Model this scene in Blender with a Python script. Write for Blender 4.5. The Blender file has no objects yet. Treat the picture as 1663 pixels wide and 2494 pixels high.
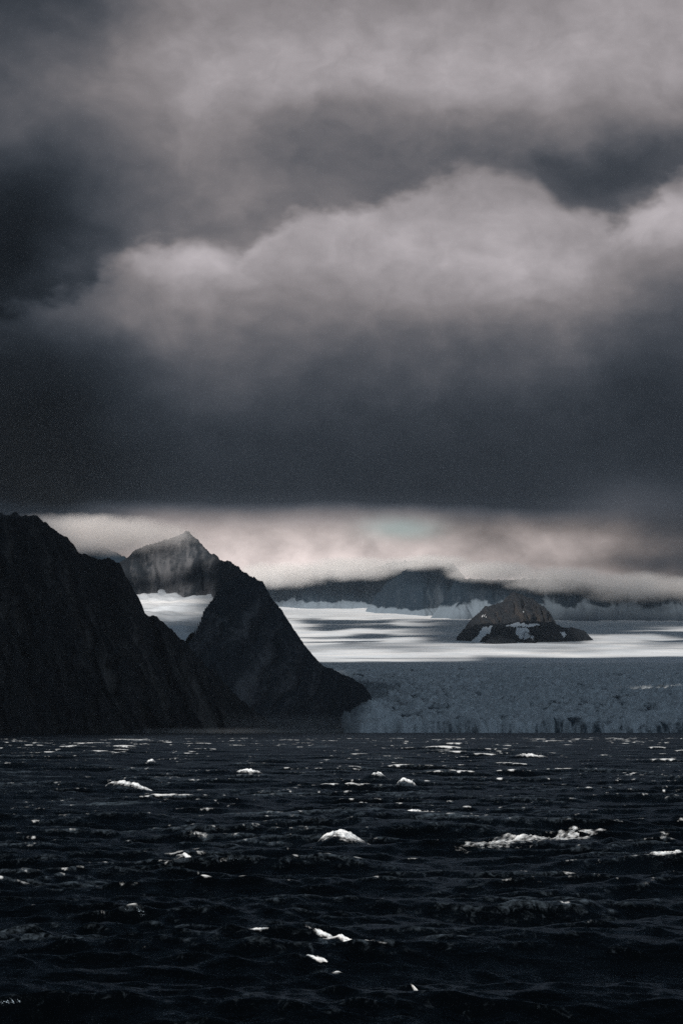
import bpy, math
import numpy as np
from mathutils import Vector

sc = bpy.context.scene
COL = sc.collection
R = math.radians

# ------------------------------------------------------------------ camera
CAM_H, F, CX, YH = 8.0, 6235.0, 831.5, 1776.0     # metres; focal length and horizon of the 1663 x 2494 frame
cam = bpy.data.objects.new('camera', bpy.data.cameras.new('camera'))
COL.objects.link(cam)
cam.location = (0, 0, CAM_H)
cam.rotation_euler = (R(90), 0, 0)
cam.data.sensor_fit = 'VERTICAL'
cam.data.sensor_height = 36.0
cam.data.lens = 90.0
cam.data.shift_y = (YH - 1247.0) / 2494.0
cam.data.clip_start = 1.0
cam.data.clip_end = 120000.0
sc.camera = cam

# ------------------------------------------------------------------ exposure, sampling
sc.view_settings.view_transform = 'Standard'
sc.view_settings.look = 'None'
sc.view_settings.exposure = 0.0
sc.view_settings.gamma = 1.0
sc.view_settings.use_curve_mapping = False
sc.cycles.use_denoising = False
sc.cycles.sample_clamp_direct = 1.2
sc.cycles.sample_clamp_indirect = 1.0
sc.cycles.max_bounces = 6
sc.cycles.diffuse_bounces = 2
sc.cycles.glossy_bounces = 3
sc.cycles.transparent_max_bounces = 16
sc.cycles.volume_bounces = 5
sc.cycles.volume_max_steps = 128
sc.cycles.volume_step_rate = 0.5

# ------------------------------------------------------------------ sun
SUN_EL = R(30)
SX, SY = -0.50, -0.866
SUN = np.array([SX * math.cos(SUN_EL), SY * math.cos(SUN_EL), math.sin(SUN_EL)])
sun = bpy.data.objects.new('sun', bpy.data.lights.new('sun', 'SUN'))
COL.objects.link(sun)
sun.data.energy = 5.0
sun.data.angle = R(0.5)
sun.data.color = (1.0, 0.93, 0.86)
sun.location = (-2000, -4000, 6000)
sun.rotation_euler = Vector(-SUN).to_track_quat('-Z', 'Y').to_euler()

# ------------------------------------------------------------------ node helpers
class N:
    """Scalar node expressions."""
    tree = None
    def __init__(s, sock): s.s = sock
    @staticmethod
    def m(op, *a, clamp=False):
        n = N.tree.nodes.new('ShaderNodeMath'); n.operation = op; n.use_clamp = clamp
        for i, v in enumerate(a):
            if isinstance(v, N): N.tree.links.new(v.s, n.inputs[i])
            else: n.inputs[i].default_value = float(v)
        return N(n.outputs[0])
    def __add__(s, o): return N.m('ADD', s, o)
    __radd__ = __add__
    def __sub__(s, o): return N.m('SUBTRACT', s, o)
    def __rsub__(s, o): return N.m('SUBTRACT', o, s)
    def __mul__(s, o): return N.m('MULTIPLY', s, o)
    __rmul__ = __mul__
    def __truediv__(s, o): return N.m('DIVIDE', s, o)
    def __neg__(s): return N.m('MULTIPLY', s, -1)

def smooth(x, a, b, lo=0.0, hi=1.0):
    n = N.tree.nodes.new('ShaderNodeMapRange'); n.interpolation_type = 'SMOOTHSTEP'
    N.tree.links.new(x.s, n.inputs[0])
    for i, v in zip((1, 2, 3, 4), (a, b, lo, hi)): n.inputs[i].default_value = v
    return N(n.outputs[0])

def xyz(x, y, z):
    n = N.tree.nodes.new('ShaderNodeCombineXYZ')
    for i, v in enumerate((x, y, z)):
        if isinstance(v, N): N.tree.links.new(v.s, n.inputs[i])
        else: n.inputs[i].default_value = v
    return n.outputs[0]

def noise(vec, scale, detail=4, rough=0.5, dist=0.0):
    n = N.tree.nodes.new('ShaderNodeTexNoise')
    if vec is not None: N.tree.links.new(vec, n.inputs['Vector'])
    n.inputs['Scale'].default_value = scale; n.inputs['Detail'].default_value = detail
    n.inputs['Roughness'].default_value = rough; n.inputs['Distortion'].default_value = dist
    return N(n.outputs[0])

def ramp(x, stops):
    """Piecewise linear curve of x through (x, value) stops (values 0..1)."""
    lo, hi = stops[0][0], stops[-1][0]
    t = smooth_lin(x, lo, hi)
    n = N.tree.nodes.new('ShaderNodeValToRGB'); e = n.color_ramp.elements
    n.color_ramp.interpolation = 'EASE' if False else 'LINEAR'
    N.tree.links.new(t.s, n.inputs[0])
    while len(e) < len(stops): e.new(0.5)
    for el, (p, v) in zip(e, stops):
        el.position = (p - lo) / (hi - lo); el.color = (v, v, v, 1)
    return N(n.outputs[0])

def smooth_lin(x, a, b):
    n = N.tree.nodes.new('ShaderNodeMapRange')
    N.tree.links.new(x.s, n.inputs[0])
    n.inputs[1].default_value = a; n.inputs[2].default_value = b
    return N(n.outputs[0])

def mixc(fac, a, b):
    n = N.tree.nodes.new('ShaderNodeMix'); n.data_type = 'RGBA'
    ins = [i for i in n.inputs if i.type == 'RGBA']
    if isinstance(fac, N): N.tree.links.new(fac.s, n.inputs[0])
    else: n.inputs[0].default_value = fac
    for i, v in zip(ins, (a, b)):
        if isinstance(v, tuple): i.default_value = (*v, 1)
        else: N.tree.links.new(v, i)
    return [o for o in n.outputs if o.type == 'RGBA'][0]

def gauss(x, y, cx, cy, sx, sy):
    a = (x - cx) * (1.0 / sx); b = (y - cy) * (1.0 / sy)
    return N.m('EXPONENT', (a * a + b * b) * -0.5)

# ------------------------------------------------------------------ sky: storm clouds over a clear sky
world = bpy.data.worlds.new('World'); sc.world = world
world.use_nodes = True
wt = world.node_tree; N.tree = wt
wt.nodes.clear()
tc = wt.nodes.new('ShaderNodeTexCoord')
sep = wt.nodes.new('ShaderNodeSeparateXYZ'); wt.links.new(tc.outputs['Generated'], sep.inputs[0])
dx, dy, dz = (N(o) for o in sep.outputs)
az = N.m('ARCTAN2', dx, dy)                      # azimuth and elevation of the direction, in
el = N.m('ARCSINE', dz)                          # units of one 6235th of a radian
A0 = az * F + CX
E0 = YH - el * F
vec = xyz(A0 * 0.01, E0 * 0.014, 0.0)
w1 = noise(vec, 0.30, 3, 0.5) - 0.5
w2 = noise(xyz(A0 * 0.01 + 37.0, E0 * 0.014, 3.0), 0.30, 3, 0.5) - 0.5
w3 = noise(xyz(A0 * 0.01 + 11.0, E0 * 0.016, 7.0), 1.1, 3, 0.55) - 0.5
band = smooth(E0, 1000, 1220)                   # the warp is calmer near the horizon
calm = 1.0 - 0.75 * band
A = A0 + (w1 * 300.0 + w3 * 55.0) * calm
E = E0 + (w2 * 190.0 + w3 * 45.0) * calm

C_ = [(-5000, .10), (-2500, .09), (-1000, .09), (-330, .14), (-60, .49), (60, .50), (150, .54), (250, .53), (320, .46), (420, .43), (500, .46), (560, .50), (650, .51),
      (740, .455), (830, .37), (920, .29), (1000, .225), (1100, .18), (1190, .165), (1222, .20), (1250, .44),
      (1285, .64), (1380, .76), (1450, .72), (1520, .55), (1776, .35)]
L_ = [(-5000, .10), (-2500, .09), (-1000, .09), (-330, .11), (-60, .22), (60, .24), (150, .28), (250, .31), (350, .28), (450, .19), (560, .135), (650, .115), (750, .115),
      (850, .09), (1000, .06), (1150, .05), (1215, .06), (1262, .17), (1290, .26), (1340, .30), (1450, .30), (1776, .2)]
R_ = [(-5000, .10), (-2500, .09), (-1000, .09), (-330, .14), (-60, .51), (60, .55), (150, .55), (250, .52), (350, .43), (430, .35), (500, .38), (540, .46), (620, .43),
      (700, .36), (800, .27), (950, .18), (1100, .165), (1200, .19), (1260, .23), (1300, .36), (1350, .40), (1420, .42),
      (1480, .32), (1776, .25)]
wl = smooth(A, 20, 560, 1.0, 0.0)
wr = smooth(A, 1180, 1640)
edge_shift = smooth(A, 700, 1663, 0.0, 26.0)
Eb = E - edge_shift * band
lum = ramp(Eb, C_) * (1.0 - wl - wr) + ramp(Eb, L_) * wl + ramp(Eb, R_) * wr

# the lit rim of the middle cloud bank
fc = wt.nodes.new('ShaderNodeFloatCurve')
wt.links.new(smooth_lin(A, -100, 1800).s, fc.inputs['Value'])
rim = [(-100, 830), (120, 735), (200, 690), (300, 630), (420, 575), (500, 590), (560, 625), (620, 600), (720, 525), (850, 512), (960, 485),
       (1060, 450), (1150, 425), (1240, 425), (1310, 465), (1370, 515), (1440, 540), (1500, 525), (1570, 490), (1680, 450), (1800, 430)]
cp = fc.mapping.curves[0].points
while len(cp) < len(rim): cp.new(0.5, 0.5)
for p, (x, y) in zip(cp, rim): p.location = ((x + 100) / 1900.0, y / 1000.0)
fc.mapping.update()
d = E0 + (w3 * 110.0 + w2 * 60.0) - N(fc.outputs[0]) * 1000.0
inside = smooth(d, -20, 44)
lum = lum + inside * N.m('EXPONENT', N.m('MAXIMUM', d, 0.0) * (-1 / 150.0)) * 0.095
lum = lum - smooth(d, -190, -10) * (1.0 - inside) * smooth(A, 60, 520) * 0.065

for cx, cy, sx, sy, a in [
        (830, 350, 230, 75, -.065), (520, 575, 80, 38, -.06), (1430, 450, 120, 60, -.11), (1600, 545, 90, 40, .15), (1430, 250, 300, 120, .02),
        (410, 650, 120, 40, .13), (480, 335, 150, 60, .055), (760, 190, 300, 70, .04), (1150, 200, 220, 90, .03),
        (150, 310, 120, 60, .04), (1250, 690, 150, 60, .10), (1050, 620, 250, 90, .04), (250, 770, 140, 45, .10), (850, 40, 130, 40, -.03),
        (1560, 1235, 160, 42, .10), (1350, 1215, 70, 25, -.02), (100, 30, 200, 90, -.02), (600, 720, 180, 60, -.03), (60, 620, 120, 120, -.01)]:
    lum = lum + gauss(A, E, cx, cy, sx, sy) * a
Ab = A0 + w3 * 60.0; Ebb = E0 + w3 * 16.0
for cx, cy, sx, sy, a in [
        (760, 1375, 230, 50, .08), (480, 1300, 170, 26, .02), (1190, 1320, 100, 38, -.22), (1010, 1275, 140, 18, -.04), (1370, 1322, 150, 26, .10), (1330, 1425, 200, 26, .13),
        (1440, 1378, 220, 16, -.07), (1660, 1390, 110, 110, -.09), (170, 1330, 90, 60, -.06), (640, 1425, 120, 60, .02), (1000, 1400, 120, 26, .05)]:
    lum = lum + gauss(Ab, Ebb, cx, cy, sx, sy) * a
warm = smooth(E0, 1230, 1300)
f1 = noise(xyz(A * 0.01, E * 0.0125, 5.0), 0.75, 5, 0.52) - 0.5
f2 = noise(xyz(A * 0.01, E * 0.013, 9.0), 2.4, 3, 0.55) - 0.5
f3 = noise(xyz(A0 * 0.01 + w3 * 0.8, E0 * 0.0135, 21.0), 1.15, 4, 0.5) - 0.5
lum = lum * (1.0 + (f1 * 0.20 + f2 * 0.10 + f3 * 0.20) * (1.0 - band * 0.55) + f3 * warm * 0.42)
behind = smooth(N.m('ABSOLUTE', az), 0.5, 1.3)
lum = lum * 1.08 + behind * smooth(E0, -8000, -300, 0.10, 0.25)
lum = N.m('MAXIMUM', lum, 0.015)
lin = N.m('POWER', lum, 2.2)
tint = smooth(lum, 0.10, 0.52)
coolc = mixc(tint, (0.75, 0.975, 1.30), (1.06, 0.98, 1.02))
coolc = mixc(warm * tint, coolc, (1.125, 0.975, 0.935))
coolc = mixc(N.m('MAXIMUM', smooth(E0, -900, -100, 0.8, 0.0), behind * 0.9), coolc, (0.74, 1.0, 1.26))
gap = gauss(Ab, Ebb, 975, 1290, 62, 17)
gap = N.m('MULTIPLY', gap, 0.7, clamp=True)
mul = wt.nodes.new('ShaderNodeVectorMath'); mul.operation = 'SCALE'
wt.links.new(coolc, mul.inputs[0]); wt.links.new(lin.s, mul.inputs['Scale'])
bg = wt.nodes.new('ShaderNodeBackground'); wt.links.new(mul.outputs[0], bg.inputs[0]); bg.inputs[1].default_value = 1.0
sky = wt.nodes.new('ShaderNodeTexSky'); sky.sky_type = 'NISHITA'; sky.sun_disc = False
sky.sun_elevation = SUN_EL; sky.sun_rotation = math.atan2(SX, SY)
bg2 = wt.nodes.new('ShaderNodeBackground'); wt.links.new(sky.outputs[0], bg2.inputs[0]); bg2.inputs[1].default_value = 0.07
mx = wt.nodes.new('ShaderNodeMixShader')
wt.links.new(gap.s, mx.inputs[0]); wt.links.new(bg.outputs[0], mx.inputs[1]); wt.links.new(bg2.outputs[0], mx.inputs[2])
wo = wt.nodes.new('ShaderNodeOutputWorld'); wt.links.new(mx.outputs[0], wo.inputs[0])

# ------------------------------------------------------------------ numpy helpers
def _h(ix, iy, seed):
    h = (ix.astype(np.int64) * 374761393 + iy.astype(np.int64) * 668265263 + seed * 974634777) & 0xFFFFFFFF
    h = ((h ^ (h >> 13)) * 1274126177) & 0xFFFFFFFF
    return h ^ (h >> 16)

def perlin(x, y, seed=0):
    x = np.asarray(x, float); y = np.asarray(y, float)
    ix, iy = np.floor(x), np.floor(y); fx, fy = x - ix, y - iy
    u, v = fx * fx * fx * (fx * (fx * 6 - 15) + 10), fy * fy * fy * (fy * (fy * 6 - 15) + 10)
    def g(a, b):
        t = _h(ix + a, iy + b, seed) * (2 * math.pi / 4294967296.0)
        return np.cos(t) * (fx - a) + np.sin(t) * (fy - b)
    n0 = g(0, 0) * (1 - u) + g(1, 0) * u; n1 = g(0, 1) * (1 - u) + g(1, 1) * u
    return (n0 * (1 - v) + n1 * v) * 1.5

def fbm(x, y, octv=4, seed=0, gain=0.5):
    s, a = 0, 1.0
    for o in range(octv):
        s = s + a * perlin(x, y, seed + o); x = x * 2.03 + 3.1; y = y * 2.03 + 7.7; a *= gain
    return s

def ridged(x, y, octv=4, seed=0, gain=0.5):
    s, a = 0, 1.0
    for o in range(octv):
        s = s + a * (1 - 2 * np.abs(perlin(x, y, seed + o))); x = x * 2.03 + 3.1; y = y * 2.03 + 7.7; a *= gain
    return s

def worley(x, y, seed=0):
    ix, iy = np.floor(x), np.floor(y)
    f1 = np.full(np.shape(x), 9.0); f2 = f1.copy(); cid = np.zeros(np.shape(x))
    for a in (-1, 0, 1):
        for b in (-1, 0, 1):
            h = _h(ix + a, iy + b, seed); h2 = _h(ix + a, iy + b, seed + 91)
            dd = np.hypot(ix + a + h / 4294967296.0 - x, iy + b + h2 / 4294967296.0 - y)
            near = dd < f1
            f2 = np.where(near, f1, np.minimum(f2, dd)); cid = np.where(near, (h % 1000) / 1000.0, cid); f1 = np.where(near, dd, f1)
    return f1, f2, cid

def sstep(a, b, x):
    t = np.clip((x - a) / (b - a), 0, 1); return t * t * (3 - 2 * t)

def pt(px, py, y):
    return ((px - CX) * y / F, y, CAM_H + (YH - py) * y / F)

def to_px(X, Y, Z):
    return CX + F * X / Y, YH - F * (Z - CAM_H) / Y

def new_mesh(name, P, faces, mat, attrs=None, parent=None, smooth_shade=True):
    me = bpy.data.meshes.new(name)
    P = np.asarray(P, np.float32).reshape(-1, 3); faces = np.asarray(faces, np.int32)
    k = faces.shape[1]
    me.vertices.add(len(P)); me.vertices.foreach_set('co', P.ravel())
    me.loops.add(faces.size); me.loops.foreach_set('vertex_index', faces.ravel())
    me.polygons.add(len(faces))
    me.polygons.foreach_set('loop_start', np.arange(0, faces.size, k, dtype=np.int32))
    me.polygons.foreach_set('loop_total', np.full(len(faces), k, np.int32))
    me.polygons.foreach_set('use_smooth', np.full(len(faces), smooth_shade))
    me.update(calc_edges=True)
    for an, av in (attrs or {}).items():
        at = me.attributes.new(an, 'FLOAT', 'POINT'); at.data.foreach_set('value', np.asarray(av, np.float32).ravel())
    me.materials.append(mat)
    o = bpy.data.objects.new(name, me); COL.objects.link(o)
    if parent: o.parent = parent
    return o

def grid_faces(n, m, keep=None, flip=False):
    i = np.arange(n * m).reshape(n, m)
    q = np.stack([i[:-1, :-1], i[:-1, 1:], i[1:, 1:], i[1:, :-1]], -1)
    if flip: q = q[..., ::-1]
    return q[keep] if keep is not None else q.reshape(-1, 4)

def grid_mesh(name, X, Y, Z, mat, attrs=None, keep=None, parent=None, smooth_shade=True):
    """rows run along +y, columns along +x: normals up"""
    n, m = X.shape
    f = grid_faces(n, m, keep)
    P = np.stack([X, Y, Z], -1).reshape(-1, 3); attrs = {k: np.asarray(v).ravel() for k, v in (attrs or {}).items()}
    used = np.unique(f); remap = np.zeros(len(P), np.int32); remap[used] = np.arange(len(used))
    return new_mesh(name, P[used], remap[f], mat, {k: v[used] for k, v in attrs.items()}, parent, smooth_shade)

def tag(o, label, cat=None, group=None, kind=None):
    o['label'] = label
    if cat: o['category'] = cat
    if group: o['group'] = group
    if kind: o['kind'] = kind
    return o

# ------------------------------------------------------------------ materials
def material(name):
    m = bpy.data.materials.new(name); m.use_nodes = True
    N.tree = m.node_tree; m.node_tree.nodes.clear()
    out = m.node_tree.nodes.new('ShaderNodeOutputMaterial')
    return m, out

def attr(name):
    n = N.tree.nodes.new('ShaderNodeAttribute'); n.attribute_name = name
    return N(n.outputs['Fac'])

def objvec(sx=1, sy=1, sz=1):
    t = N.tree.nodes.new('ShaderNodeTexCoord'); mp = N.tree.nodes.new('ShaderNodeMapping')
    mp.inputs['Scale'].default_value = (sx, sy, sz)
    N.tree.links.new(t.outputs['Object'], mp.inputs[0])
    return mp.outputs[0]

def principled(out, color, rough=0.9, spec=0.3, bump=None, bstr=0.5, bdist=1.0):
    p = N.tree.nodes.new('ShaderNodeBsdfPrincipled')
    if isinstance(color, tuple): p.inputs['Base Color'].default_value = (*color, 1)
    else: N.tree.links.new(color, p.inputs['Base Color'])
    if isinstance(rough, N): N.tree.links.new(rough.s, p.inputs['Roughness'])
    else: p.inputs['Roughness'].default_value = rough
    p.inputs['Specular IOR Level'].default_value = spec
    if bump is not None:
        b = N.tree.nodes.new('ShaderNodeBump'); b.inputs['Strength'].default_value = bstr; b.inputs['Distance'].default_value = bdist
        N.tree.links.new(bump.s, b.inputs['Height']); N.tree.links.new(b.outputs[0], p.inputs['Normal'])
    if out is not None: N.tree.links.new(p.outputs[0], out.inputs['Surface'])
    return p

SNOW = (0.86, 0.88, 0.90)

def rock_material(name, dark, light, snowy=False, snow=None):
    m, out = material(name)
    n1 = noise(objvec(), 0.05, 6, 0.65); n2 = noise(objvec(1, 1, 2.5), 0.16, 4, 0.65)
    f = smooth(attr('scree') * 1.0 + (n1 - 0.5) * 1.0 + (n2 - 0.5) * 0.9, 0.02, 0.80)
    c = mixc(f, dark, light)
    if snowy:
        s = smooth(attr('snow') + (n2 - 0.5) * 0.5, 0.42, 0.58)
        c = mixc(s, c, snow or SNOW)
    principled(out, c, 0.95, 0.15, n2 * 0.6 + n1, 1.0, 5.0)
    return m

M_ROCK1 = rock_material('dark_basalt', (0.012, 0.015, 0.019), (0.088, 0.086, 0.086))
M_ROCK2 = rock_material('slate_rock', (0.034, 0.043, 0.054), (0.160, 0.166, 0.180), True)
M_ROCK3 = rock_material('hazed_far_rock', (0.014, 0.026, 0.040), (0.044, 0.060, 0.078), True, (0.15, 0.19, 0.23))  # distance haze and shade put into the blue rock and darkened snow
M_ROCKN = rock_material('brown_rock', (0.026, 0.031, 0.038), (0.072, 0.062, 0.057))

def snow_material():
    m, out = material('wind_packed_snow')
    n1 = noise(objvec(0.25, 1, 1), 0.012, 5, 0.6); n2 = noise(objvec(0.5, 1, 1), 0.08, 3, 0.6)
    c = mixc(smooth(n1, 0.35, 0.7), (0.70, 0.76, 0.82), SNOW)
    principled(out, c, 0.8, 0.2, n1 * 3.0 + n2, 0.5, 3.0)
    return m
M_SNOW = snow_material()

def ice_material():
    m, out = material('glacier_ice')
    n1 = noise(objvec(), 0.02, 5, 0.6); n2 = noise(objvec(), 0.15, 4, 0.6)
    t = smooth(attr('top') + (n2 - 0.5) * 0.8, 0.08, 0.72)
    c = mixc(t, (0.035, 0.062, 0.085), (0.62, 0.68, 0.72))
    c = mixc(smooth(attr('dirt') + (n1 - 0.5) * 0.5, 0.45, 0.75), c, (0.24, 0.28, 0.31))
    principled(out, c, 0.6, 0.4, n2, 0.6, 3.0)
    return m
M_ICE = ice_material()

# ------------------------------------------------------------------ height profile of the ice
_gy = np.array([5000, 5600, 5750, 6200, 7000, 8000, 9000, 9500, 10000, 11000, 12000, 13000, 14000, 15000, 16000, 18000], float)
_gz = np.array([4, 12, 36, 84, 142, 192, 238, 268, 298, 362, 425, 505, 592, 685, 780, 960], float)
def ice_z(y): return np.interp(y, _gy, _gz)
def bowl_z(y): return 212.0 + (y - 5924.0) * 0.257

# ------------------------------------------------------------------ mountains
def poly(pts):
    return np.array([pt(*p) for p in pts])

def ridge_field(X, Y, ridges):
    """ridge lines with parallel fall lines: P = ridge(a) + d * f, falling away on both sides"""
    Z = np.full(X.shape, -1e9); S = np.zeros(X.shape); D = np.zeros(X.shape); off = 0.0
    for P, s1, s2, d1, fx, *end in ridges:
        f = np.array([fx, -1.0]) / math.hypot(fx, 1.0); e = np.array([-f[1], f[0]])
        pa, pd = P[:, 0] * e[0] + P[:, 1] * e[1], P[:, 0] * f[0] + P[:, 1] * f[1]
        a, dq = X * e[0] + Y * e[1], X * f[0] + Y * f[1]
        zr = np.interp(a, pa, P[:, 2]); d0 = np.interp(a, pa, pd)
        out_ = np.maximum(np.maximum(pa[0] - a, a - pa[-1]), 0)
        dd = dq - d0
        ad = np.abs(dd)
        z = zr - np.where(dd > 0, s2 * ad + (s1 - s2) * d1 * (1 - np.exp(-ad / d1)), 0.95 * ad) - (end[0] if end else 1.2) * out_
        k = z > Z
        Z = np.where(k, z, Z); S = np.where(k, off + a, S); D = np.where(k, ad, D)
        off += 5000.0
    return Z, S, D

def mountain(name, ridges, box, step, mat, rough=1.0, seed=1, gul=10.0, snow=None, floor=-6.0, lam=70.0, fan=None):
    x0, x1, y0, y1 = box
    X, Y = np.meshgrid(np.arange(x0, x1, step[0]), np.arange(y0, y1, step[1]))
    wx = fbm(X / 160, Y / 160, 3, seed + 50) * 26 * rough; wy = fbm(X / 160 + 9, Y / 160, 3, seed + 60) * 26 * rough
    w = np.minimum(1.0, 0.25)
    Z, S, D = ridge_field(X + wx * w, Y + wy * w, ridges)
    sg = S + fbm(X / 120, Y / 120, 3, seed + 70) * 22
    g = ridged(sg / lam, D / 520.0, 4, seed + 10, 0.55)
    fade = 1 - np.exp(-D / 60.0)
    Z = Z + (g - 0.6) * gul * fade
    crag = fbm(X / 34, Y / 34, 4, seed + 20, 0.55)
    Z = Z + (np.abs(crag) * 9.0 - 2.0) * rough * (0.35 + 0.65 * np.exp(-D / 140.0))
    scree = np.clip(0.55 - 0.45 * g + 0.25 * fbm(sg / 16, D / 260.0, 2, seed + 30), 0, 1) * (0.25 + 0.75 * fade)
    if fan: scree = np.clip(scree + fan(X, Y, Z), 0, 1.3)
    at = {'scree': scree}
    at['snow'] = snow(X, Y, Z, g, D) if snow else np.zeros(X.shape)
    fl = floor(X, Y) if callable(floor) else floor
    above = Z > fl
    keep = above[:-1, :-1] | above[1:, :-1] | above[:-1, 1:] | above[1:, 1:]
    Z = np.maximum(Z, fl - 25.0)
    o = grid_mesh(name, X, Y, Z, mat, at, keep)
    return o, X, Y, Z

m1 = poly([(-900, 1100, 4400), (-500, 1150, 4750), (-250, 1200, 4950), (-60, 1246, 5120), (40, 1254, 5200), (85, 1256, 5225), (125, 1285, 5250), (168, 1310, 5270), (190, 1343, 5285),
           (226, 1361, 5300), (275, 1362, 5330), (291, 1380, 5340), (320, 1435, 5360), (350, 1490, 5385), (362, 1501, 5395),
           (378, 1497, 5400), (402, 1519, 5415), (450, 1565, 5445), (522, 1640, 5500), (600, 1715, 5560), (690, 1778, 5620)])
o, *_ = mountain('mountain', [(m1, 0.95, 0.62, 160.0, 0.34)], (-2300, 150, 3500, 6100), (3.4, 4.5), M_ROCK1, 1.0, 3, 17.0, lam=44.0)
tag(o, 'nearly black mountain slope rising steeply from the sea into cloud, nearest of the mountains', kind='structure')

def near(pts, k=0.93): return poly([(a, b, c * k) for a, b, c in pts])
m2a = near([(150, 1425, 6960), (230, 1398, 6990), (285, 1374, 7015), (330, 1340, 7060), (370, 1324, 7080), (405, 1316, 7090), (432, 1305, 7090), (455, 1294, 7090), (480, 1311, 7050), (510, 1343, 7010),
            (540, 1364, 6960), (565, 1369, 6910), (590, 1389, 6850), (620, 1407, 6740), (640, 1419, 6660), (700, 1520, 6500)])
m2c = near([(400, 1650, 6200), (425, 1602, 6290), (452, 1562, 6360), (472, 1528, 6420), (500, 1482, 6500), (525, 1446, 6560), (545, 1421, 6610), (565, 1408, 6630), (590, 1404, 6650), (620, 1408, 6660),
            (640, 1419, 6650), (652, 1434, 6630), (665, 1454, 6600), (690, 1491, 6550), (720, 1541, 6500), (745, 1576, 6450), (770, 1605, 6400), (790, 1621, 6370),
            (830, 1639, 6320), (862, 1651, 6280), (885, 1670, 6240), (902, 1690, 6200)])
m2 = [(m2a, 1.3, 0.85, 200.0, 0.0), (m2c, 0.80, 0.50, 180.0, -0.26, 3.0)]
def m2_snow(X, Y, Z, g, D):
    wall = sstep(6340, 6420, Y) * sstep(-250, -420, X)
    px, py = to_px(X, Y, Z)
    return wall * np.clip(0.22 - 0.10 * g + 0.14 * sstep(1428, 1444, py) + 0.22 * fbm(X / 30, Z / 12, 3, 222), 0, 1)
o, *_ = mountain('mountain', m2, (-1250, 260, 5000, 7300), (3.4, 4.5), M_ROCK2, 0.7, 7, 15.0, snow=m2_snow, lam=60.0,
                 fan=lambda X, Y, Z: sstep(6330, 6400, Y) * (0.35 * sstep(62, 40, np.abs(X + 437 + fbm(Z / 25, Z * 0, 2, 9) * 14)) + 0.35 * sstep(0, 0.5, fbm(X / 18, Z / 60, 3, 8))))
tag(o, 'dark pyramid shaped mountain with a sharp right ridge behind the nearest black slope', kind='structure')

m3 = poly([(-400, 1230, 8900), (-100, 1270, 8800), (120, 1300, 8700), (230, 1322, 8600), (280, 1342, 8500), (330, 1370, 8420), (380, 1400, 8350)])
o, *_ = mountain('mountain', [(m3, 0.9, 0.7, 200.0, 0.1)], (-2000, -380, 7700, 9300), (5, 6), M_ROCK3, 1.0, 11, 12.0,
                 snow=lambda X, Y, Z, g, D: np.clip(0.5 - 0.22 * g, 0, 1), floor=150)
tag(o, 'grey snow streaked mountain half lost in mist behind the pyramid mountain', kind='structure')

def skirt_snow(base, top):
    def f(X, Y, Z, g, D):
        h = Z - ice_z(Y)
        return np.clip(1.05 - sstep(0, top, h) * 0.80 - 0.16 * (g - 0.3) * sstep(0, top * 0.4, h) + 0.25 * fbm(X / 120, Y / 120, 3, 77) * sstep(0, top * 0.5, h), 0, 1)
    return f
far_floor = lambda X, Y: ice_z(Y) - 12
mf1 = poly([(480, 1500, 16400), (560, 1430, 16300), (640, 1405, 16200), (700, 1398, 16100), (760, 1385, 16000), (830, 1390, 15950), (890, 1388, 15900), (950, 1370, 15850), (1010, 1365, 15800), (1100, 1372, 15800)])
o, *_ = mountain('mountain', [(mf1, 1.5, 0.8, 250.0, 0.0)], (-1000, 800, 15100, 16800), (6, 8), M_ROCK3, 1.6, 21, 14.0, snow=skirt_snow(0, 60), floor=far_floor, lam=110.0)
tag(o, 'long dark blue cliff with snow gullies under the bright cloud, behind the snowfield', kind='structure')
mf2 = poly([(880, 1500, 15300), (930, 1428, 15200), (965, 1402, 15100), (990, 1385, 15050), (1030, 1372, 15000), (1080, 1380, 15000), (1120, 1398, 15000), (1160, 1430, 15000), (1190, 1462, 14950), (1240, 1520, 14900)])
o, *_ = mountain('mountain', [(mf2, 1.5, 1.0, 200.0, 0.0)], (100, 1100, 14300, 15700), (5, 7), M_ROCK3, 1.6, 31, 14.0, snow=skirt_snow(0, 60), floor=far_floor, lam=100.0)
tag(o, 'dark rounded mountain with a ragged top reaching into the low cloud', kind='structure')
mf3 = poly([(1000, 1560, 14500), (1060, 1490, 14600), (1110, 1412, 14700), (1150, 1408, 14700), (1200, 1412, 14700), (1300, 1410, 14600), (1400, 1414, 14500), (1480, 1428, 14450), (1560, 1438, 14400), (1663, 1440, 14400), (1800, 1425, 14400), (2050, 1360, 14500)])
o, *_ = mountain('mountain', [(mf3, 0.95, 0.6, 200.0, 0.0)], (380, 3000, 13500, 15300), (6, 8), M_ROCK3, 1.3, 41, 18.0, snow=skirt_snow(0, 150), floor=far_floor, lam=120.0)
tag(o, 'blue grey mountainside with streaks of snow, right behind the brown rock island', kind='structure')

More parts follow.
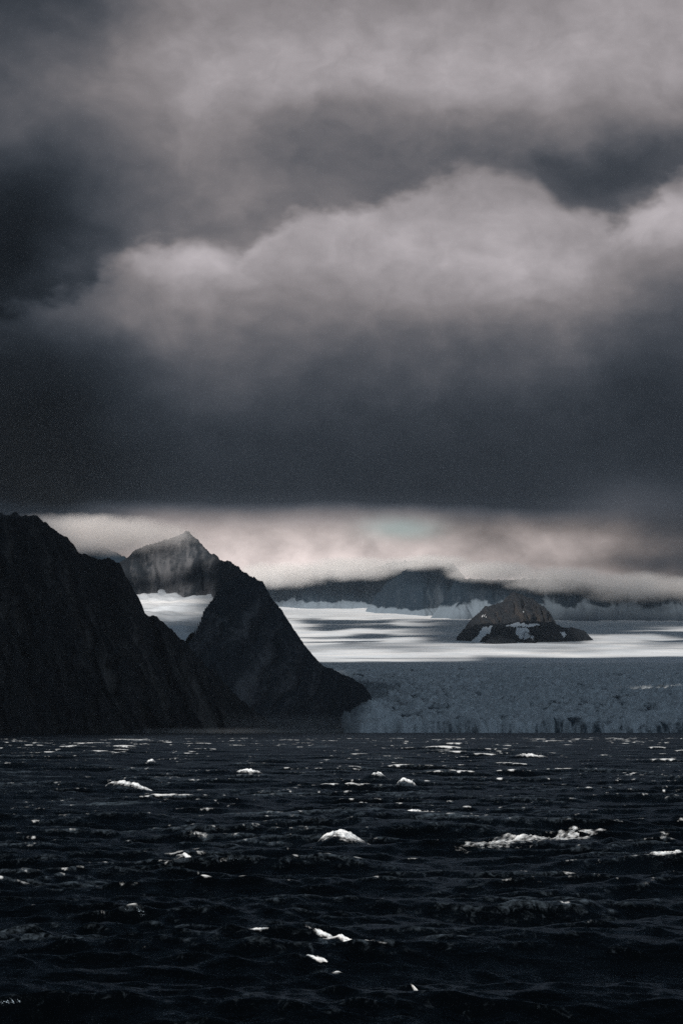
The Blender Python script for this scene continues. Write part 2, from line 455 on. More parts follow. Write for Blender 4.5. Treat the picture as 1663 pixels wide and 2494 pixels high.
# rock island in the ice
n1_ = poly([(1100, 1575, 12150), (1114, 1549, 12150), (1130, 1532, 12140), (1148, 1507, 12120), (1181, 1480, 12100), (1210, 1471, 12080), (1223, 1467, 12070), (1234, 1455, 12060), (1252, 1440, 12050), (1264, 1446, 12050),
            (1284, 1455, 12050), (1301, 1464, 12045), (1328, 1480, 12030), (1341, 1498, 12020), (1350, 1516, 12010), (1372, 1540, 12000), (1400, 1570, 11980)])
n2_ = poly([(1100, 1575, 11790), (1114, 1552, 11780), (1130, 1535, 11760), (1160, 1520, 11740), (1230, 1518, 11720), (1300, 1512, 11700), (1345, 1515, 11700), (1368, 1527, 11700), (1408, 1531, 11720), (1427, 1541, 11740), (1442, 1556, 11750), (1462, 1572, 11760)])
n3_ = poly([(1172, 1572, 11470), (1195, 1553, 11480), (1215, 1548, 11480), (1245, 1556, 11480), (1275, 1574, 11470)])
nun, NX, NY, NZ = mountain('rock_island', [(n1_, 0.62, 0.50, 120.0, 0.1), (n2_, 1.6, 1.1, 90.0, 0.0), (n3_, 1.3, 1.0, 60.0, 0.0)], (480, 1300, 11250, 12600), (3.2, 4.0), M_ROCKN, 1.0, 51, 20.0,
                           floor=lambda X, Y: ice_z(Y) - 8, lam=34.0)
tag(nun, 'brown rock island with snow patches standing out of the sunlit glacier', kind='structure')
npx, npy = to_px(NX, NY, NZ)
run = np.minimum.accumulate(np.vstack([np.full((1, NX.shape[1]), 9999.0), npy[:-1]]), 0)
vis = npy < run + 1.0
def snow_patch(poly_px, seed):
    q = np.array(poly_px, float)
    jx = npx + perlin(NX / 22, NY / 22, seed) * 5; jy = npy + perlin(NX / 22 + 5, NY / 22, seed) * 3
    ins = np.zeros(NX.shape, bool)
    for (xa, ya), (xb, yb) in zip(q, np.roll(q, -1, 0)):
        c = (ya > jy) != (yb > jy)
        ins ^= c & (jx < (xb - xa) * (jy - ya) / (yb - ya + 1e-9) + xa)
    ins &= vis
    keep = ins[:-1, :-1] & ins[1:, :-1] & ins[:-1, 1:] & ins[1:, 1:]
    if keep.sum() < 3: return
    grid_mesh('snow_patch', NX, NY - 1.5, NZ + 1.6, M_SNOW, {}, keep, nun)
for i, pp in enumerate([
        [(1166, 1494), (1176, 1495), (1190, 1505), (1174, 1505)], [(1290, 1503), (1303, 1504), (1301, 1514), (1291, 1512)],
        [(1225, 1525), (1245, 1517), (1300, 1518), (1318, 1524), (1290, 1529), (1235, 1530)], [(1272, 1486), (1281, 1488), (1278, 1495), (1272, 1493)],
        [(1255, 1528), (1285, 1527), (1292, 1555), (1270, 1562), (1255, 1545)], [(1175, 1525), (1205, 1523), (1195, 1540), (1165, 1565), (1140, 1572), (1160, 1550)],
        [(1360, 1537), (1376, 1539), (1378, 1550), (1373, 1558), (1363, 1545)], [(1290, 1549), (1301, 1549), (1300, 1562), (1291, 1560)]]):
    snow_patch(pp, 200 + i)

# ------------------------------------------------------------------ ice: hanging snow bowl, glacier tongue, upper snowfield
yy = np.arange(5800, 6760, 4.0); tt = np.linspace(0, 1, 190)
crest_x = np.interp(yy, m2c[:7, 1], m2c[:7, 0]) + np.interp(yy, [5800, 5980, 6060], [-22, -10, 12])
X = -900 + tt[None, :] * (crest_x[:, None] + 900); Y = np.repeat(yy[:, None], 190, 1)
Z = bowl_z(Y) + fbm(X / 150, Y / 60, 4, 80) * 9 + 0.00025 * np.clip(-470 - X, 0, 999) ** 2 + sstep(6380, 6440, Y) * fbm(X / 40, Y / 40, 2, 83) * 8
o = grid_mesh('valley_glacier', X, Y, Z, M_SNOW)
tag(o, 'bright snow filled hollow hanging between the two dark mountains', kind='structure')

cols = np.arange(-260, 1700, 3.6)
rows = np.concatenate([np.arange(5440, 5900, 3.2), np.arange(5900, 7000, 5.0), np.arange(7000, 9080, 8.0)])
X, Y = np.meshgrid(cols, rows)
front = 5600 + fbm(X / 260, X * 0, 3, 90) * 70 + fbm(X / 32, Y / 60, 3, 89) * 20 + 560 * sstep(22, -70, X)
inland = Y - front
base = ice_z(np.maximum(Y, 5600)) + 30 * np.exp(-((X - 62) / 42) ** 2) * sstep(5590, 5680, Y) * sstep(6000, 5800, Y)
amp = np.interp(Y, [5400, 5640, 5900, 6400, 7200, 8000, 8700, 9100], [5, 7, 10, 10, 8, 5, 2.2, 1.0])
wx_ = fbm(X / 70, Y / 70, 3, 91); wy_ = fbm(X / 70 + 7, Y / 70, 3, 95)
f1, f2, cid = worley((X + 0.5 * Y * 0.3) / 26 + wx_ * 0.9, Y / 60 + wy_ * 0.6, 92)
f1b, f2b, cidb = worley(X / 11 + wx_, Y / 24 + wy_, 93)
crev = sstep(0.0, 0.16, f2 - f1); crevb = sstep(0.0, 0.25, f2b - f1b)
arc = ridged(X / 300 + 0.3, (Y + 0.25 * X) / 75, 4, 96, 0.6)
fine = ridged((X + 0.6 * Y) / 34, (Y - 0.3 * X) / 60, 4, 99, 0.62)
ser = (cid - 0.5) * 0.9 + (cidb - 0.5) * 0.5 + 0.35 * (crev - 1) + 0.55 * (fine - 0.6) + 0.8 * (arc - 0.4) + 0.7 * fbm(X / 140, Y / 140, 3, 97)
ser = ser + 0.35 * (ridged((X + 1.5 * Y) / 18, (Y - 1.2 * X) / 120, 3, 84, 0.6) - 0.5)
top = base + amp * ser
cliff = sstep(0, 36, inland + fbm(X / 18, Y * 0, 3, 98) * 10)
Z = np.where(inland < -20, -6, -6 + (top + 6) * cliff + 16 * cliff * (1 - cliff) * fbm(X / 16, Y / 8, 3, 86))
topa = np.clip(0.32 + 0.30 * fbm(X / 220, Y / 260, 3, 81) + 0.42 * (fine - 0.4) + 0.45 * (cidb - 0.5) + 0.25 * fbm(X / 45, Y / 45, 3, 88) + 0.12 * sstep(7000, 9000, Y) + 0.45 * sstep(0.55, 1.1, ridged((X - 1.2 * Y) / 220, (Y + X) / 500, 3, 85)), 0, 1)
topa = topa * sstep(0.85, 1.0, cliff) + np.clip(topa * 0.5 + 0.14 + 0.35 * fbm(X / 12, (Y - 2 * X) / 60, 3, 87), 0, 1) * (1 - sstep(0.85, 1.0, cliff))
dirt = 0.78 * sstep(110, 5, X - 0.12 * (Y - 5600)) * sstep(7400, 6300, Y)
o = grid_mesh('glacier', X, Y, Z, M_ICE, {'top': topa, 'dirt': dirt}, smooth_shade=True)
tag(o, 'wide crevassed glacier tongue ending in an ice cliff at the sea', kind='structure')

cols = np.linspace(-0.1, 0.42, 420)
rows = np.concatenate([np.arange(9040, 13000, 14.0), np.arange(13000, 16100, 25.0)])
X = cols[None, :] * rows[:, None]; Y = np.repeat(rows[:, None], 420, 1)
und = fbm(X / 900, Y / 380, 4, 110) * 10 * sstep(9040, 10200, Y) + fbm(X / 160, Y / 70, 3, 111) * 1.6
Z = ice_z(Y) + und - 0.6
o = grid_mesh('snowfield', X, Y, Z, M_SNOW)
tag(o, 'upper snowfield striped with sunlight and cloud shadow around the rock island', kind='structure')

# ------------------------------------------------------------------ unseen cloud sheet added above the frame: blocks the sun, gaps light the snow
H = 3500.0
dxs = np.arange(-11000, 7000, 60.0); dys = np.arange(-7000, 12100, 28.0)
DX, DY = np.meshgrid(dxs, dys)
QX, QY, QZ = DX.copy(), DY.copy(), np.full(DX.shape, 100.0)
for _ in range(8):
    t = (H - QZ) / SUN[2]
    QX, QY = DX - SUN[0] * t, DY - SUN[1] * t
    QZ = 0.5 * QZ + 0.5 * ice_z(QY)
qpx, qpy = to_px(QX, np.maximum(QY, 500), QZ)
streak = fbm(qpx / 260, qpy / 13, 4, 300); streak2 = fbm(qpx / 420 + 4, qpy / 20, 3, 310)
front_edge = np.interp(qpx, [600, 760, 900, 1120, 1170, 1300, 1663, 1900], [1613, 1614, 1613, 1612, 1602, 1601, 1603, 1600])
lit = np.zeros(DX.shape)
def add(v):
    global lit
    lit = np.maximum(lit, v)
wob = streak2 * 3
add(sstep(0, 5, front_edge - qpy + wob) * sstep(1566, 1574, qpy + wob + 4 * sstep(900, 700, qpx)) * np.clip(0.60 + 0.40 * sstep(1578, 1592, qpy + 8 * streak2) + 0.5 * streak, 0.3, 1))           # the long bright band
add(sstep(1490, 1500, qpy) * sstep(1578, 1565, qpy) * sstep(1130, 900, qpx + 40 * streak2) * sstep(-0.12, 0.22, streak + 0.12))
add(0.75 * sstep(1520, 1535, qpy) * sstep(1575, 1565, qpy) * sstep(1410, 1460, qpx) * sstep(-0.15, 0.3, streak2))
add(sstep(1545, 1549, qpy) * sstep(1562, 1558, qpy) * sstep(1150, 1190, qpx) * sstep(1470, 1420, qpx) * 0.65)         # top of the rock island
add((0.80 + 0.2 * streak2 - 0.35 * sstep(1180, 1380, qpx)) * sstep(1514, 1504, qpy) * sstep(9000, 12000, QY))                                                     # the cloud banks beyond
add(sstep(1683, 1686, qpy + 1.5 * streak) * sstep(1691, 1688, qpy + 1.5 * streak) * sstep(1430, 1560, qpx) * sstep(0.0, 0.25, fbm(qpx / 24, qpy / 9, 2, 320)))
dark_line = np.exp(-((qpy - 1602.5) / (1.2 + 2.4 * sstep(840, 1150, qpx))) ** 2) * sstep(830, 920, qpx + 60 * streak2)
lit = lit * (1 - 0.85 * dark_line)
# the hanging hollow
BX, BY, BZ = DX.copy(), DY.copy(), np.full(DX.shape, 350.0)
for _ in range(8):
    t = (H - BZ) / SUN[2]
    BX, BY = DX - SUN[0] * t, DY - SUN[1] * t
    BZ = np.clip(0.5 * BZ + 0.5 * bowl_z(BY), 200, 440)
bpx, bpy_ = to_px(BX, np.maximum(BY, 500), BZ)
inb = sstep(250, 300, bpx) * sstep(520, 470, bpx)
add(inb * sstep(1447, 1456, bpy_ - 0.04 * (bpx - 320)) * sstep(1470, 1464, bpy_ - 0.04 * (bpx - 320)))
add(inb * sstep(1480, 1485, bpy_ + 0.07 * (bpx - 320)) * sstep(1494, 1489, bpy_ + 0.07 * (bpx - 320)) * sstep(440, 400, bpx))
add(0.45 * inb * sstep(1434, 1440, bpy_) * sstep(1520, 1490, bpy_ + 25 * fbm(bpx / 30, bpy_ / 9, 3, 321)))
# mist beside the pyramid's top
t = (H - 540.0) / SUN[2]
KX, KY = DX - SUN[0] * t, DY - SUN[1] * t
add(0.8 * sstep(-790, -640, KX) * sstep(-330, -380, KX) * sstep(6330, 6430, KY) * sstep(7100, 6900, KY))
# open water
add(sstep(2500, 1900, QY + 250 * fbm(QX / 900, QY / 900, 3, 330)) * 0.9)
cover = 1 - np.clip(lit, 0, 1)
edge_n = fbm(DX / 1500, DY / 1500, 3, 340) * 900
rim_x = sstep(-10800, -9200, DX + edge_n) * sstep(6900, 5600, DX + edge_n)
rim_y = sstep(-6900, -5600, DY + edge_n)
cover = cover * rim_x * rim_y
m, out = material('shade_cloud')
dif = N.tree.nodes.new('ShaderNodeBsdfDiffuse'); dif.inputs[0].default_value = (0.7, 0.72, 0.75, 1)
trl = N.tree.nodes.new('ShaderNodeBsdfTranslucent'); trl.inputs[0].default_value = (0.115, 0.155, 0.205, 1)
mxs = N.tree.nodes.new('ShaderNodeMixShader'); mxs.inputs[0].default_value = 0.5
N.tree.links.new(dif.outputs[0], mxs.inputs[1]); N.tree.links.new(trl.outputs[0], mxs.inputs[2])
trn = N.tree.nodes.new('ShaderNodeBsdfTransparent')
mxt = N.tree.nodes.new('ShaderNodeMixShader')
N.tree.links.new(attr('cover').s, mxt.inputs[0]); N.tree.links.new(trn.outputs[0], mxt.inputs[1]); N.tree.links.new(mxs.outputs[0], mxt.inputs[2])
N.tree.links.new(mxt.outputs[0], out.inputs['Surface'])
M_SHADE_CLOUD = m
bump = fbm(DX / 700, DY / 700, 4, 350) * 60
keep = (cover[:-1, :-1] + cover[1:, :-1] + cover[:-1, 1:] + cover[1:, 1:]) > 0.01
o = grid_mesh('shade_cloud_deck', DX, DY, H + bump, M_SHADE_CLOUD, {'cover': cover}, keep)
tag(o, 'unseen cloud sheet high above the sea, added to shade the land and let sun through gaps', kind='structure')

# ------------------------------------------------------------------ sea
rng = np.random.default_rng(5)
WAVES = []
for lam in np.geomspace(0.5, 30.0, 140):
    th = rng.normal(0, 0.30 + 0.16 * (lam < 6) + 0.10 * (lam < 2)) + R(7)              # main run: towards the camera
    k = 2 * math.pi / lam
    a = 0.0070 * lam ** 0.90 * (1.0 if lam < 20 else 20 / lam) * rng.uniform(0.6, 1.3)
    if 0.7 < lam < 4.5: a *= 1.5
    WAVES.append((k * math.sin(th), -k * math.cos(th), a, rng.uniform(0, 6.28), lam))

# breaking crests: screen outline of the crest, its distance, the thickness of the foam, half width of the wave
CAPS = [
 ([(762, 2052), (785, 2038), (805, 2030), (832, 2032), (860, 2043), (890, 2056), (920, 2067)], 2066, 0.22, 1.9, 'large bright whitecap breaking near the middle of the sea', 1.0),
 ([(255, 1918), (268, 1909), (290, 1907), (318, 1909), (345, 1920), (385, 1933), (432, 1945)], 1930, 0.34, 2.6, 'whitecap with a long thin tail below the black mountain', 0.9),
 ([(964, 1913), (974, 1905), (986, 1902), (1002, 1908), (1026, 1920)], 1922, 0.34, 2.2, 'small peaked whitecap straight below the foot of the pyramid mountain', 1.0),
 ([(1558, 2078), (1580, 2079), (1602, 2085), (1640, 2093), (1680, 2090)], 2098, 0.20, 1.3, 'pale ragged whitecap cut by the right edge of the view', 0.75),
 ([(744, 2268), (768, 2269), (792, 2272), (830, 2285), (872, 2298), (925, 2310)], 2316, 0.14, 0.9, 'narrow white crest slanting down to the right in the near water', 1.0),
 ([(646, 2140), (668, 2136), (692, 2136), (724, 2153)], 2160, 0.16, 1.1, 'thin broken whitecap between the bright middle one and the near slanting crest', 0.95),
 ([(428, 2086), (452, 2081), (472, 2093)], 2100, 0.16, 1.1, 'small faint whitecap left of the large bright one', 0.55),
 ([(750, 2344), (778, 2352), (806, 2364)], 2372, 0.08, 0.7, 'short thin foam crest just below the near slanting crest', 0.7),
 ([(1000, 2397), (1018, 2402), (1042, 2413)], 2420, 0.07, 0.6, 'short white foam dash low in the near water', 0.9),
 ([(812, 2384), (828, 2380), (846, 2389)], 2396, 0.07, 0.6, 'little lump of foam in a dark trough close to the viewer', 0.6),
 ([(880, 1981), (930, 1979), (985, 1980), (1020, 1978), (1095, 1977)], 1990, 0.22, 1.5, 'long level line of foam above the large bright whitecap', 0.65),
 ([(575, 1880), (600, 1878), (625, 1879), (652, 1886)], 1892, 0.34, 2.2, 'flat distant whitecap below the pyramid mountain', 0.9),
 ([(902, 1886), (918, 1884), (945, 1893)], 1899, 0.30, 2.0, 'distant whitecap up and left of the small peaked one', 0.8),
 ([(1252, 1841), (1276, 1838), (1310, 1842), (1345, 1844)], 1852, 0.40, 2.6, 'distant row of foam below the ice cliff', 0.85),
 ([(1370, 2204), (1384, 2199), (1402, 2203)], 2212, 0.10, 0.8, 'tiny foam lump alone in dark water on the right', 0.6),
 ([(608, 2266), (632, 2261), (654, 2264)], 2274, 0.09, 0.8, 'small foam lump left of the near slanting crest', 0.6),
 ([(1118, 2078), (1160, 2071), (1215, 2060), (1270, 2044), (1330, 2031), (1400, 2028), (1490, 2034)], 2062, 0.20, 1.34, 'long bluish streak of foam along the back of a swell on the right', 0.62),
 ([(355, 1857), (372, 1854), (388, 1859)], 1866, 0.36, 2.4, 'distant whitecap above the long tailed one', 0.8),
]
HUMPS = []
for pts, base_py, th, hw, lab, br in CAPS:
    dist = F * CAM_H / (base_py - YH)
    q = np.array(pts, float)
    slant = np.linspace(0, 1, len(q))
    wx_ = (q[:, 0] - CX) * dist / F
    wz_ = CAM_H - (q[:, 1] - YH) * dist / F
    HUMPS.append((wx_, dist + 0 * wx_, wz_, hw))
def is_swell(hw): return hw > 1.35          # the larger breakers raise a swell of their own, the small ones ride on the waves

def sea(X, Y, dr=None, dt=None):
    """displaced position and foam of the sea at rest points X, Y"""
    shp = X.shape; X = X.ravel().astype(np.float32); Y = Y.ravel().astype(np.float32)
    r = np.hypot(X, Y); ox = np.zeros_like(X); oy = np.zeros_like(X); oz = np.zeros_like(X); jac = np.zeros_like(X)
    gust = (1.0 + 0.30 * fbm(X / 60, Y / 90, 2, 400)).astype(np.float32)
    gust_s = np.clip(1.0 + 0.5 * fbm(X / 24, Y / 30, 3, 405), 0.25, 2.0).astype(np.float32)
    calm_ = (1 - 0.55 * np.exp(-((X + 10) ** 2 + (Y - 77) ** 2) / 90.0)).astype(np.float32); gust *= calm_; gust_s *= calm_
    fx, fy = X / np.maximum(r, 1e-3), Y / np.maximum(r, 1e-3)
    for kx, ky, a, ph, lam in WAVES:
        # waves too short for the mesh fade out with distance
        k = 2 * math.pi / lam
        if dr is not None:
            kr = np.abs(kx * fx + ky * fy); kt = np.abs(-kx * fy + ky * fx)
            res = np.maximum(kr * dr, kt * dt)
            att = np.clip((1.9 - res) / 0.9, 0, 1)
        else:
            att = np.float32(1.0)
        ph_ = kx * X + ky * Y + ph
        c, s = np.cos(ph_), np.sin(ph_)
        A_ = a * att * (gust if lam > 5 else gust_s)
        oz += A_ * c; q = 0.8
        ox -= q * A_ * (kx / k) * s; oy -= q * A_ * (ky / k) * s
        jac += q * A_ * k * c
    return ox.reshape(shp), oy.reshape(shp), oz.reshape(shp), jac.reshape(shp)

def humps(X, Y, Z):
    for wx_, wy_, wz_, hw in HUMPS:
        if not is_swell(hw): continue
        y0 = wy_[0]; x0, x1 = wx_.min(), wx_.max(); L = x1 - x0
        sel = (np.abs(Y - y0) < hw * 6) & (X > x0 - L) & (X < x1 + L)
        if not sel.any(): continue
        xs, ys = X[sel], Y[sel]
        cz = np.interp(xs, wx_, wz_)
        out_ = np.maximum(np.maximum(x0 - xs, xs - x1), 0) / (0.25 * L + 0.5)
        e = ys - y0
        prof = np.where(e < 0, np.exp(-(e / (hw * 1.1)) ** 2), np.exp(-(e / (hw * 1.9)) ** 2)) * np.exp(-out_ ** 2)
        Z[sel] = Z[sel] * (1 - prof) + cz * prof + Z[sel] * prof * 0.06
    return Z

def water_material():
    m, out = material('sea_water')
    n1 = noise(objvec(0.9, 0.6, 1), 1.7, 4, 0.62); n2 = noise(objvec(0.9, 0.8, 1), 6.0, 3, 0.6); n3 = noise(objvec(0.5, 0.7, 1), 0.34, 4, 0.62)
    nb = noise(objvec(0.9, 0.6, 1), 1.6, 4, 0.62)
    hgt = n1 * 0.34 + n2 * 0.05 + n3 * 0.9
    bp = N.tree.nodes.new('ShaderNodeBump'); bp.inputs['Strength'].default_value = 1.0; bp.inputs['Distance'].default_value = 0.40
    N.tree.links.new(hgt.s, bp.inputs['Height'])
    deep = N.tree.nodes.new('ShaderNodeBsdfDiffuse'); deep.inputs[0].default_value = (0.0006, 0.0010, 0.0014, 1)
    gl = N.tree.nodes.new('ShaderNodeBsdfGlossy'); gl.inputs[0].default_value = (0.27, 0.35, 0.43, 1); gl.inputs['Roughness'].default_value = 0.18
    for b in (deep, gl): N.tree.links.new(bp.outputs[0], b.inputs['Normal'])
    # Fresnel reflectance of a rough sea: it levels off at grazing angles
    ge = N.tree.nodes.new('ShaderNodeNewGeometry'); dt = N.tree.nodes.new('ShaderNodeVectorMath'); dt.operation = 'DOT_PRODUCT'
    N.tree.links.new(ge.outputs['Incoming'], dt.inputs[0]); N.tree.links.new(bp.outputs[0], dt.inputs[1])
    cosi = N.m('MAXIMUM', N(dt.outputs['Value']), 0.165)
    refl = N.m('POWER', 1.0 - cosi, 5.0) * 0.98 + 0.02
    p = N.tree.nodes.new('ShaderNodeMixShader')
    N.tree.links.new(refl.s, p.inputs[0]); N.tree.links.new(deep.outputs[0], p.inputs[1]); N.tree.links.new(gl.outputs[0], p.inputs[2])
    fo = principled(None, (0.80, 0.84, 0.86), 0.9, 0.1, nb, 0.8, 0.2)
    f = smooth(attr('foam') + (nb - 0.5) * 1.2, 0.35, 1.0)
    sheen_foam = noise(objvec(0.9, 0.55, 1), 2.6, 6, 0.76, 0.8); patch = noise(objvec(0.5, 0.7, 1), 0.10, 3, 0.55)
    lf = smooth(attr('sheen_foam') * 0.55 + (sheen_foam - 0.5) * 2.3 + (patch - 0.5) * 1.6, 0.36, 1.25, 0.0, 0.12)
    fleck = noise(objvec(1.0, 0.45, 1), 0.85, 4, 0.68, 0.4)
    f = N.m('MAXIMUM', f, smooth(attr('sheen_foam') * 0.75 + (fleck - 0.5) * 2.6, 0.92, 1.35, 0.0, 0.70))
    thin = N.tree.nodes.new('ShaderNodeBsdfDiffuse'); thin.inputs[0].default_value = (0.48, 0.64, 0.80, 1)  # pale ripple highlights painted as diffuse bluish streaks, like thin foam
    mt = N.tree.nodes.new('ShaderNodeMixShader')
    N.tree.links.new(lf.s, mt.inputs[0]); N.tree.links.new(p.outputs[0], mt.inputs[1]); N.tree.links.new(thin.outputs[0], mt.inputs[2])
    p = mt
    mx = N.tree.nodes.new('ShaderNodeMixShader')
    N.tree.links.new(f.s, mx.inputs[0]); N.tree.links.new(p.outputs[0], mx.inputs[1]); N.tree.links.new(fo.outputs[0], mx.inputs[2])
    N.tree.links.new(mx.outputs[0], out.inputs['Surface'])
    return m
M_WATER = water_material()

inner = np.arange(-0.165, 0.165, 0.00042)
side = np.geomspace(0.165, math.pi, 90)
ang = np.concatenate([-side[::-1], inner[1:], side])
ratio = 1.0022
nr = int(math.log(6200 / 46.0) / math.log(ratio))
rad = np.concatenate([np.geomspace(2.0, 45.0, 60), 46.0 * ratio ** np.arange(nr + 1)])
dang = np.gradient(ang); drad = np.gradient(rad)
n, mm = len(rad), len(ang)
X = rad[:, None] * np.sin(ang)[None, :]; Y = rad[:, None] * np.cos(ang)[None, :]
DR = np.repeat(drad[:, None], mm, 1).ravel().astype(np.float32); DT = (rad[:, None] * dang[None, :]).ravel().astype(np.float32)
ox, oy, oz, jac = sea(X, Y, DR, DT)
oz = humps(X, Y, oz)
brk = fbm(X / 7, Y / 22, 3, 410)
rr = np.hypot(X, Y)
jn = jac / np.maximum(np.convolve(np.pad(jac[:, 95:-95].std(1), 20, 'edge'), np.ones(41) / 41, 'valid'), 0.02)[:, None]
val = jn + 1.1 * brk + 0.9 * fbm(X / 3.2, Y / 9, 3, 412) - 0.5 * fbm(X / 120, Y / 200, 2, 415)
foam = sstep(0, 1.6, val - np.interp(rr, [50, 150, 400, 900, 2500, 6000], [3.6, 3.2, 2.6, 2.2, 1.95, 2.0]))
sheen_foam = sstep(-0.4, 2.6, jn + 0.9 * fbm(X / 18, Y / 30, 3, 430) + 0.5 * fbm(X / 2.5, Y / 6, 3, 431) + 0.35 * sstep(90, 160, rr) * sstep(900, 300, rr)) * (0.35 + 0.65 * sstep(65, 130, rr))  # strength of the painted ripple highlights and of the foam flecks
PX = X + ox; PY = Y + oy
f = grid_faces(n, mm, flip=True)
o = new_mesh('sea', np.stack([PX, PY, oz], -1).reshape(-1, 3), f, M_WATER, {'foam': foam.ravel(), 'sheen_foam': sheen_foam.ravel()})
print('sea verts', n * mm, 'jac', np.percentile(jac, [50, 90, 99, 99.9]), 'foam', foam.mean(), 'hs', oz[:, 90:-90].std() * 4)
tag(o, 'dark choppy sea with small flecks of foam', kind='structure')

# whitecaps
m, out = material('white_foam')
nf = noise(objvec(), 5.0, 5, 0.65)
p = principled(None, mixc(smooth(nf, 0.3, 0.65), (0.55, 0.62, 0.67), (0.90, 0.92, 0.93)), 0.95, 0.1, nf, 0.5, 0.10)
trn = N.tree.nodes.new('ShaderNodeBsdfTransparent'); mxf = N.tree.nodes.new('ShaderNodeMixShader')
N.tree.links.new(smooth(attr('dens') * 1.1 + (noise(objvec(0.6, 1, 1), 3.0, 5, 0.7) - 0.5) * 1.9, 0.0, 0.95).s, mxf.inputs[0])
N.tree.links.new(trn.outputs[0], mxf.inputs[1]); N.tree.links.new(p.outputs[0], mxf.inputs[2]); N.tree.links.new(mxf.outputs[0], out.inputs['Surface'])
M_FOAM = m
sea_co = np.stack([PX, PY, oz], -1)
for ci, (pts, base_py, th, hw, lab, br) in enumerate(CAPS):
    wx_, wy_, wz_, _ = HUMPS[ci]
    x0, x1 = wx_.min(), wx_.max(); y0 = wy_[0]
    if is_swell(hw):
        U = np.linspace(x0, x1, 150); yc = np.full(150, y0); W = np.linspace(-hw * 0.95, hw * 0.55, 44)
    else:
        hx, hy = [], []
        for qx, qy in pts:                                   # where the line of the crest meets the waves
            j = np.argmin(np.abs(np.tan(ang[90:-90]) - (qx - CX) / F)) + 90
            k = np.argmax((oz[:, j] >= CAM_H - (qy - YH) * PY[:, j] / F) & (PY[:, j] > 45))
            hx.append((qx - CX) * PY[k, j] / F); hy.append(PY[k, j])
        hy = np.array(hy); hx = np.array(hx); med = np.median(hy); mv = 22.0 if 'bluish' in lab else 2.0; hy = np.clip(hy, med - mv, med + mv)
        hy = np.polyval(np.polyfit(hx, hy, 1), hx); y0 = float(hy.mean()); th *= 0.6
        x0, x1 = min(hx), max(hx)
        xe = 0.25 * (x1 - x0); x0 -= xe * 0.3; x1 += xe
        U = np.linspace(x0, x1, 150); o_ = np.argsort(hx); yc = np.interp(U, np.array(hx)[o_], hy[o_]); W = np.linspace(-hw * 0.95, hw * 0.55, 44) * (2.6 if 'bluish' in lab else 1)
        wx_ = np.array(hx)
    GX, GE = np.meshgrid(U, W)
    GY = yc[None, :] + GE
    u = (GX - x0) / (x1 - x0)
    a, b, c, dq = sea(GX, GY)
    c = humps(GX, GY, c)
    GX, GY = GX + a, GY + b
    body = np.clip(np.sin(np.pi * np.clip(u, 0, 1)), 0, 1) ** 0.6 * (1.0 - 0.55 * sstep(0.45, 1.0, u))
    ragged = fbm(GX / (0.5 * hw), GE / (0.3 * hw), 3, 500 + ci) + 0.3 * fbm(GX / (0.14 * hw), GE / (0.14 * hw), 2, 560 + ci)
    wid = hw * (1.5 if 'bluish' in lab else 0.5 if ci in (0, 1, 3) else 0.30) * (0.12 + body) * (1 + 0.35 * fbm(GX / (0.4 * hw), GX * 0, 3, 530 + ci))
    core = body * np.exp(-((GE + 0.10 * hw) / wid) ** 2)
    thick = th * (core * (1.35 + 0.9 * ragged) - 0.30 - 0.25 * (1 - br))
    thick = np.where(thick < 0, thick * 2.0, thick) + th * 0.2 * fbm(GX * 4 / hw, GE * 4 / hw, 3, 600 + ci) * core
    thick[[0, -1], :] = -0.3; thick[:, [0, -1]] = -0.3
    ww = thick > 0.0
    keep = ww[:-1, :-1] | ww[1:, :-1] | ww[:-1, 1:] | ww[1:, 1:]
    o = grid_mesh('whitecap', GX - wx_.mean(), GY - y0, c + thick, M_FOAM, {'dens': np.clip(thick / th, 0, 2) * (0.50 if 'bluish' in lab else 0.30 + 0.70 * br)}, keep)
    o.location = (wx_.mean(), y0, 0)
    tag(o, lab, 'whitecap', 'whitecaps breaking on the sea')

# ------------------------------------------------------------------ mist banks round the summits
def mist(name, label, loc, half, dens, col, nscale, seed, lo=0.35, hi=1.0, bottom=0.35):
    m, out = material(name)
    t = N.tree.nodes.new('ShaderNodeTexCoord')
    ln = N.tree.nodes.new('ShaderNodeVectorMath'); ln.operation = 'LENGTH'
    N.tree.links.new(t.outputs['Object'], ln.inputs[0])
    mp = N.tree.nodes.new('ShaderNodeMapping'); mp.inputs['Scale'].default_value = (half[0] / nscale, half[1] / nscale, half[2] / nscale * 1.3)
    mp.inputs['Location'].default_value = (seed, seed * 2.0, 0)
    N.tree.links.new(t.outputs['Object'], mp.inputs[0])
    nn = noise(mp.outputs[0], 1.0, 4, 0.6)
    dn = smooth(N(ln.outputs['Value']) + (nn - 0.5) * bottom * 2, lo, hi, dens, 0.0)
    cut = smooth(N(ln.outputs['Value']), 0.9, 1.0, 1.0, 0.0)
    pv = N.tree.nodes.new('ShaderNodeVolumePrincipled')
    pv.inputs['Color'].default_value = (*col, 1); pv.inputs['Anisotropy'].default_value = -0.2
    N.tree.links.new((dn * cut).s, pv.inputs['Density'])
    N.tree.links.new(pv.outputs[0], out.inputs['Volume'])
    nu, nv = 24, 48
    th_, ph_ = np.meshgrid(np.linspace(0, math.pi, nu), np.linspace(0, 2 * math.pi, nv), indexing='ij')
    P = np.stack([np.sin(th_) * np.cos(ph_), np.sin(th_) * np.sin(ph_), np.cos(th_)], -1)
    o = new_mesh(name, P.reshape(-1, 3), grid_faces(nu, nv, flip=True), m)
    o.location = loc; o.scale = half
    return tag(o, label, kind='stuff')

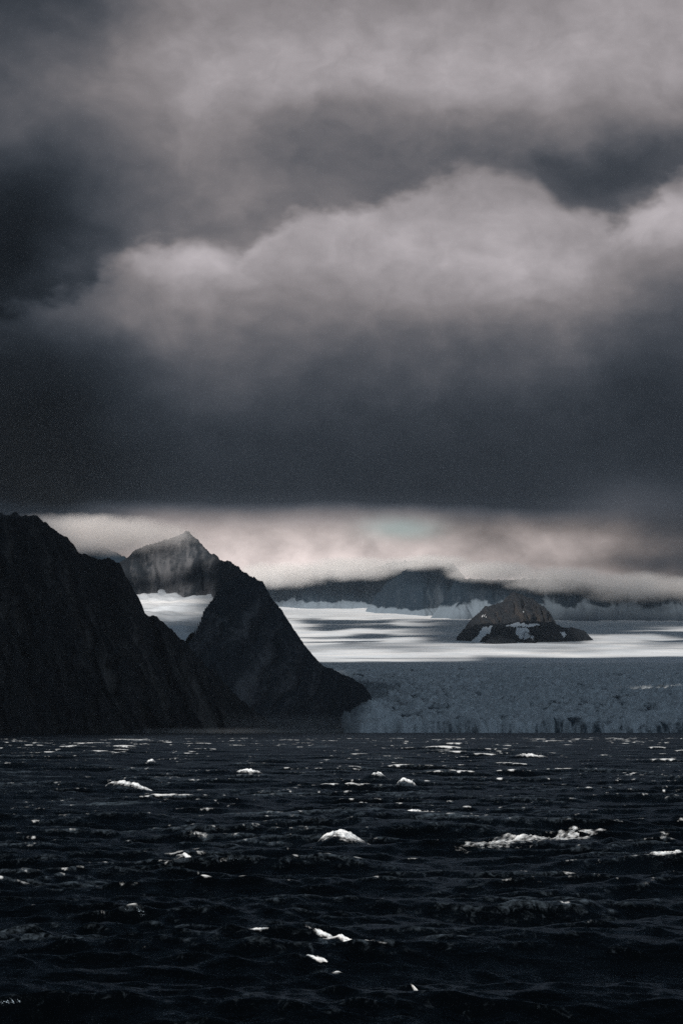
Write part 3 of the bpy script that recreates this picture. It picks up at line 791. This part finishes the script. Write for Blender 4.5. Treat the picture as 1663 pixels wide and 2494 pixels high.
for k, (px, py, y, hx, hz, dn, lab) in enumerate([
        (690, 1402, 15900, 420, 95, 0.010, 'bright mist bank at the right foot of the pyramid mountain, over the snowfield'),
        (860, 1386, 15700, 430, 85, 0.010, 'bright mist lying along the top of the long dark cliff'),
        (1045, 1372, 14900, 330, 55, 0.008, 'torn wisp of mist on the rounded mountain with the ragged top'),
        (1200, 1394, 14600, 330, 75, 0.010, 'mist bank between the rounded mountain and the top of the rock island'),
        (1370, 1415, 14450, 380, 95, 0.010, 'grey mist over the mountainside right behind the rock island'),
        (1540, 1432, 14350, 360, 105, 0.011, 'grey mist over the far mountainside near the right edge'),
        (1720, 1438, 14350, 360, 105, 0.011, 'grey mist bank cut by the right edge')]):
    mist('mist', lab, pt(px, py, y), (hx, 330, hz), dn, (0.992, 0.97, 0.955), 110, 3 + 7 * k, 0.15, 1.0, 0.55)
mist('mist', 'pinkish mist drifting across the top of the pyramid mountain', (-680, 6560, 505), (380, 230, 60), 0.014, (0.985, 0.95, 0.93), 70, 11, 0.2, 1.0, 0.5)
mist('mist', 'dark mist touching the top of the nearest black mountain', (-830, 5150, 448), (300, 300, 26), 0.006, (0.35, 0.37, 0.40), 80, 17, 0.2, 1.0, 0.5)

# ------------------------------------------------------------------ haze: the damp air over the fjord
m, out = material('damp_air')
pv = N.tree.nodes.new('ShaderNodeVolumePrincipled')
pv.inputs['Color'].default_value = (0.72, 0.82, 0.92, 1); pv.inputs['Density'].default_value = 0.9e-5; pv.inputs['Anisotropy'].default_value = 0.5
N.tree.links.new(pv.outputs[0], out.inputs['Volume'])
x0, x1, y0, y1, z0, z1 = -8200.0, 8200.0, -6600.0, 17500.0, -60.0, 1260.0
P = [(x, y, z) for z in (z0, z1) for y in (y0, y1) for x in (x0, x1)]
o = new_mesh('haze', P, [(0, 2, 3, 1), (4, 5, 7, 6), (0, 1, 5, 4), (2, 6, 7, 3), (0, 4, 6, 2), (1, 3, 7, 5)], m, smooth_shade=False)
tag(o, 'thin blue grey haze in the air over the fjord', kind='stuff')

mist('mist', 'thin sea spray hanging at the foot of the dark mountains', pt(720, 1768, 5350), (420, 160, 34), 0.0010, (0.95, 0.96, 0.97), 90, 61, 0.0, 1.0, 0.3)
mist('mist', 'pale line of spray lying on the water below the nearest black mountain', (-330, 4820, 4), (560, 160, 9), 0.0020, (0.95, 0.96, 0.97), 90, 71, 0.0, 1.0, 0.3)
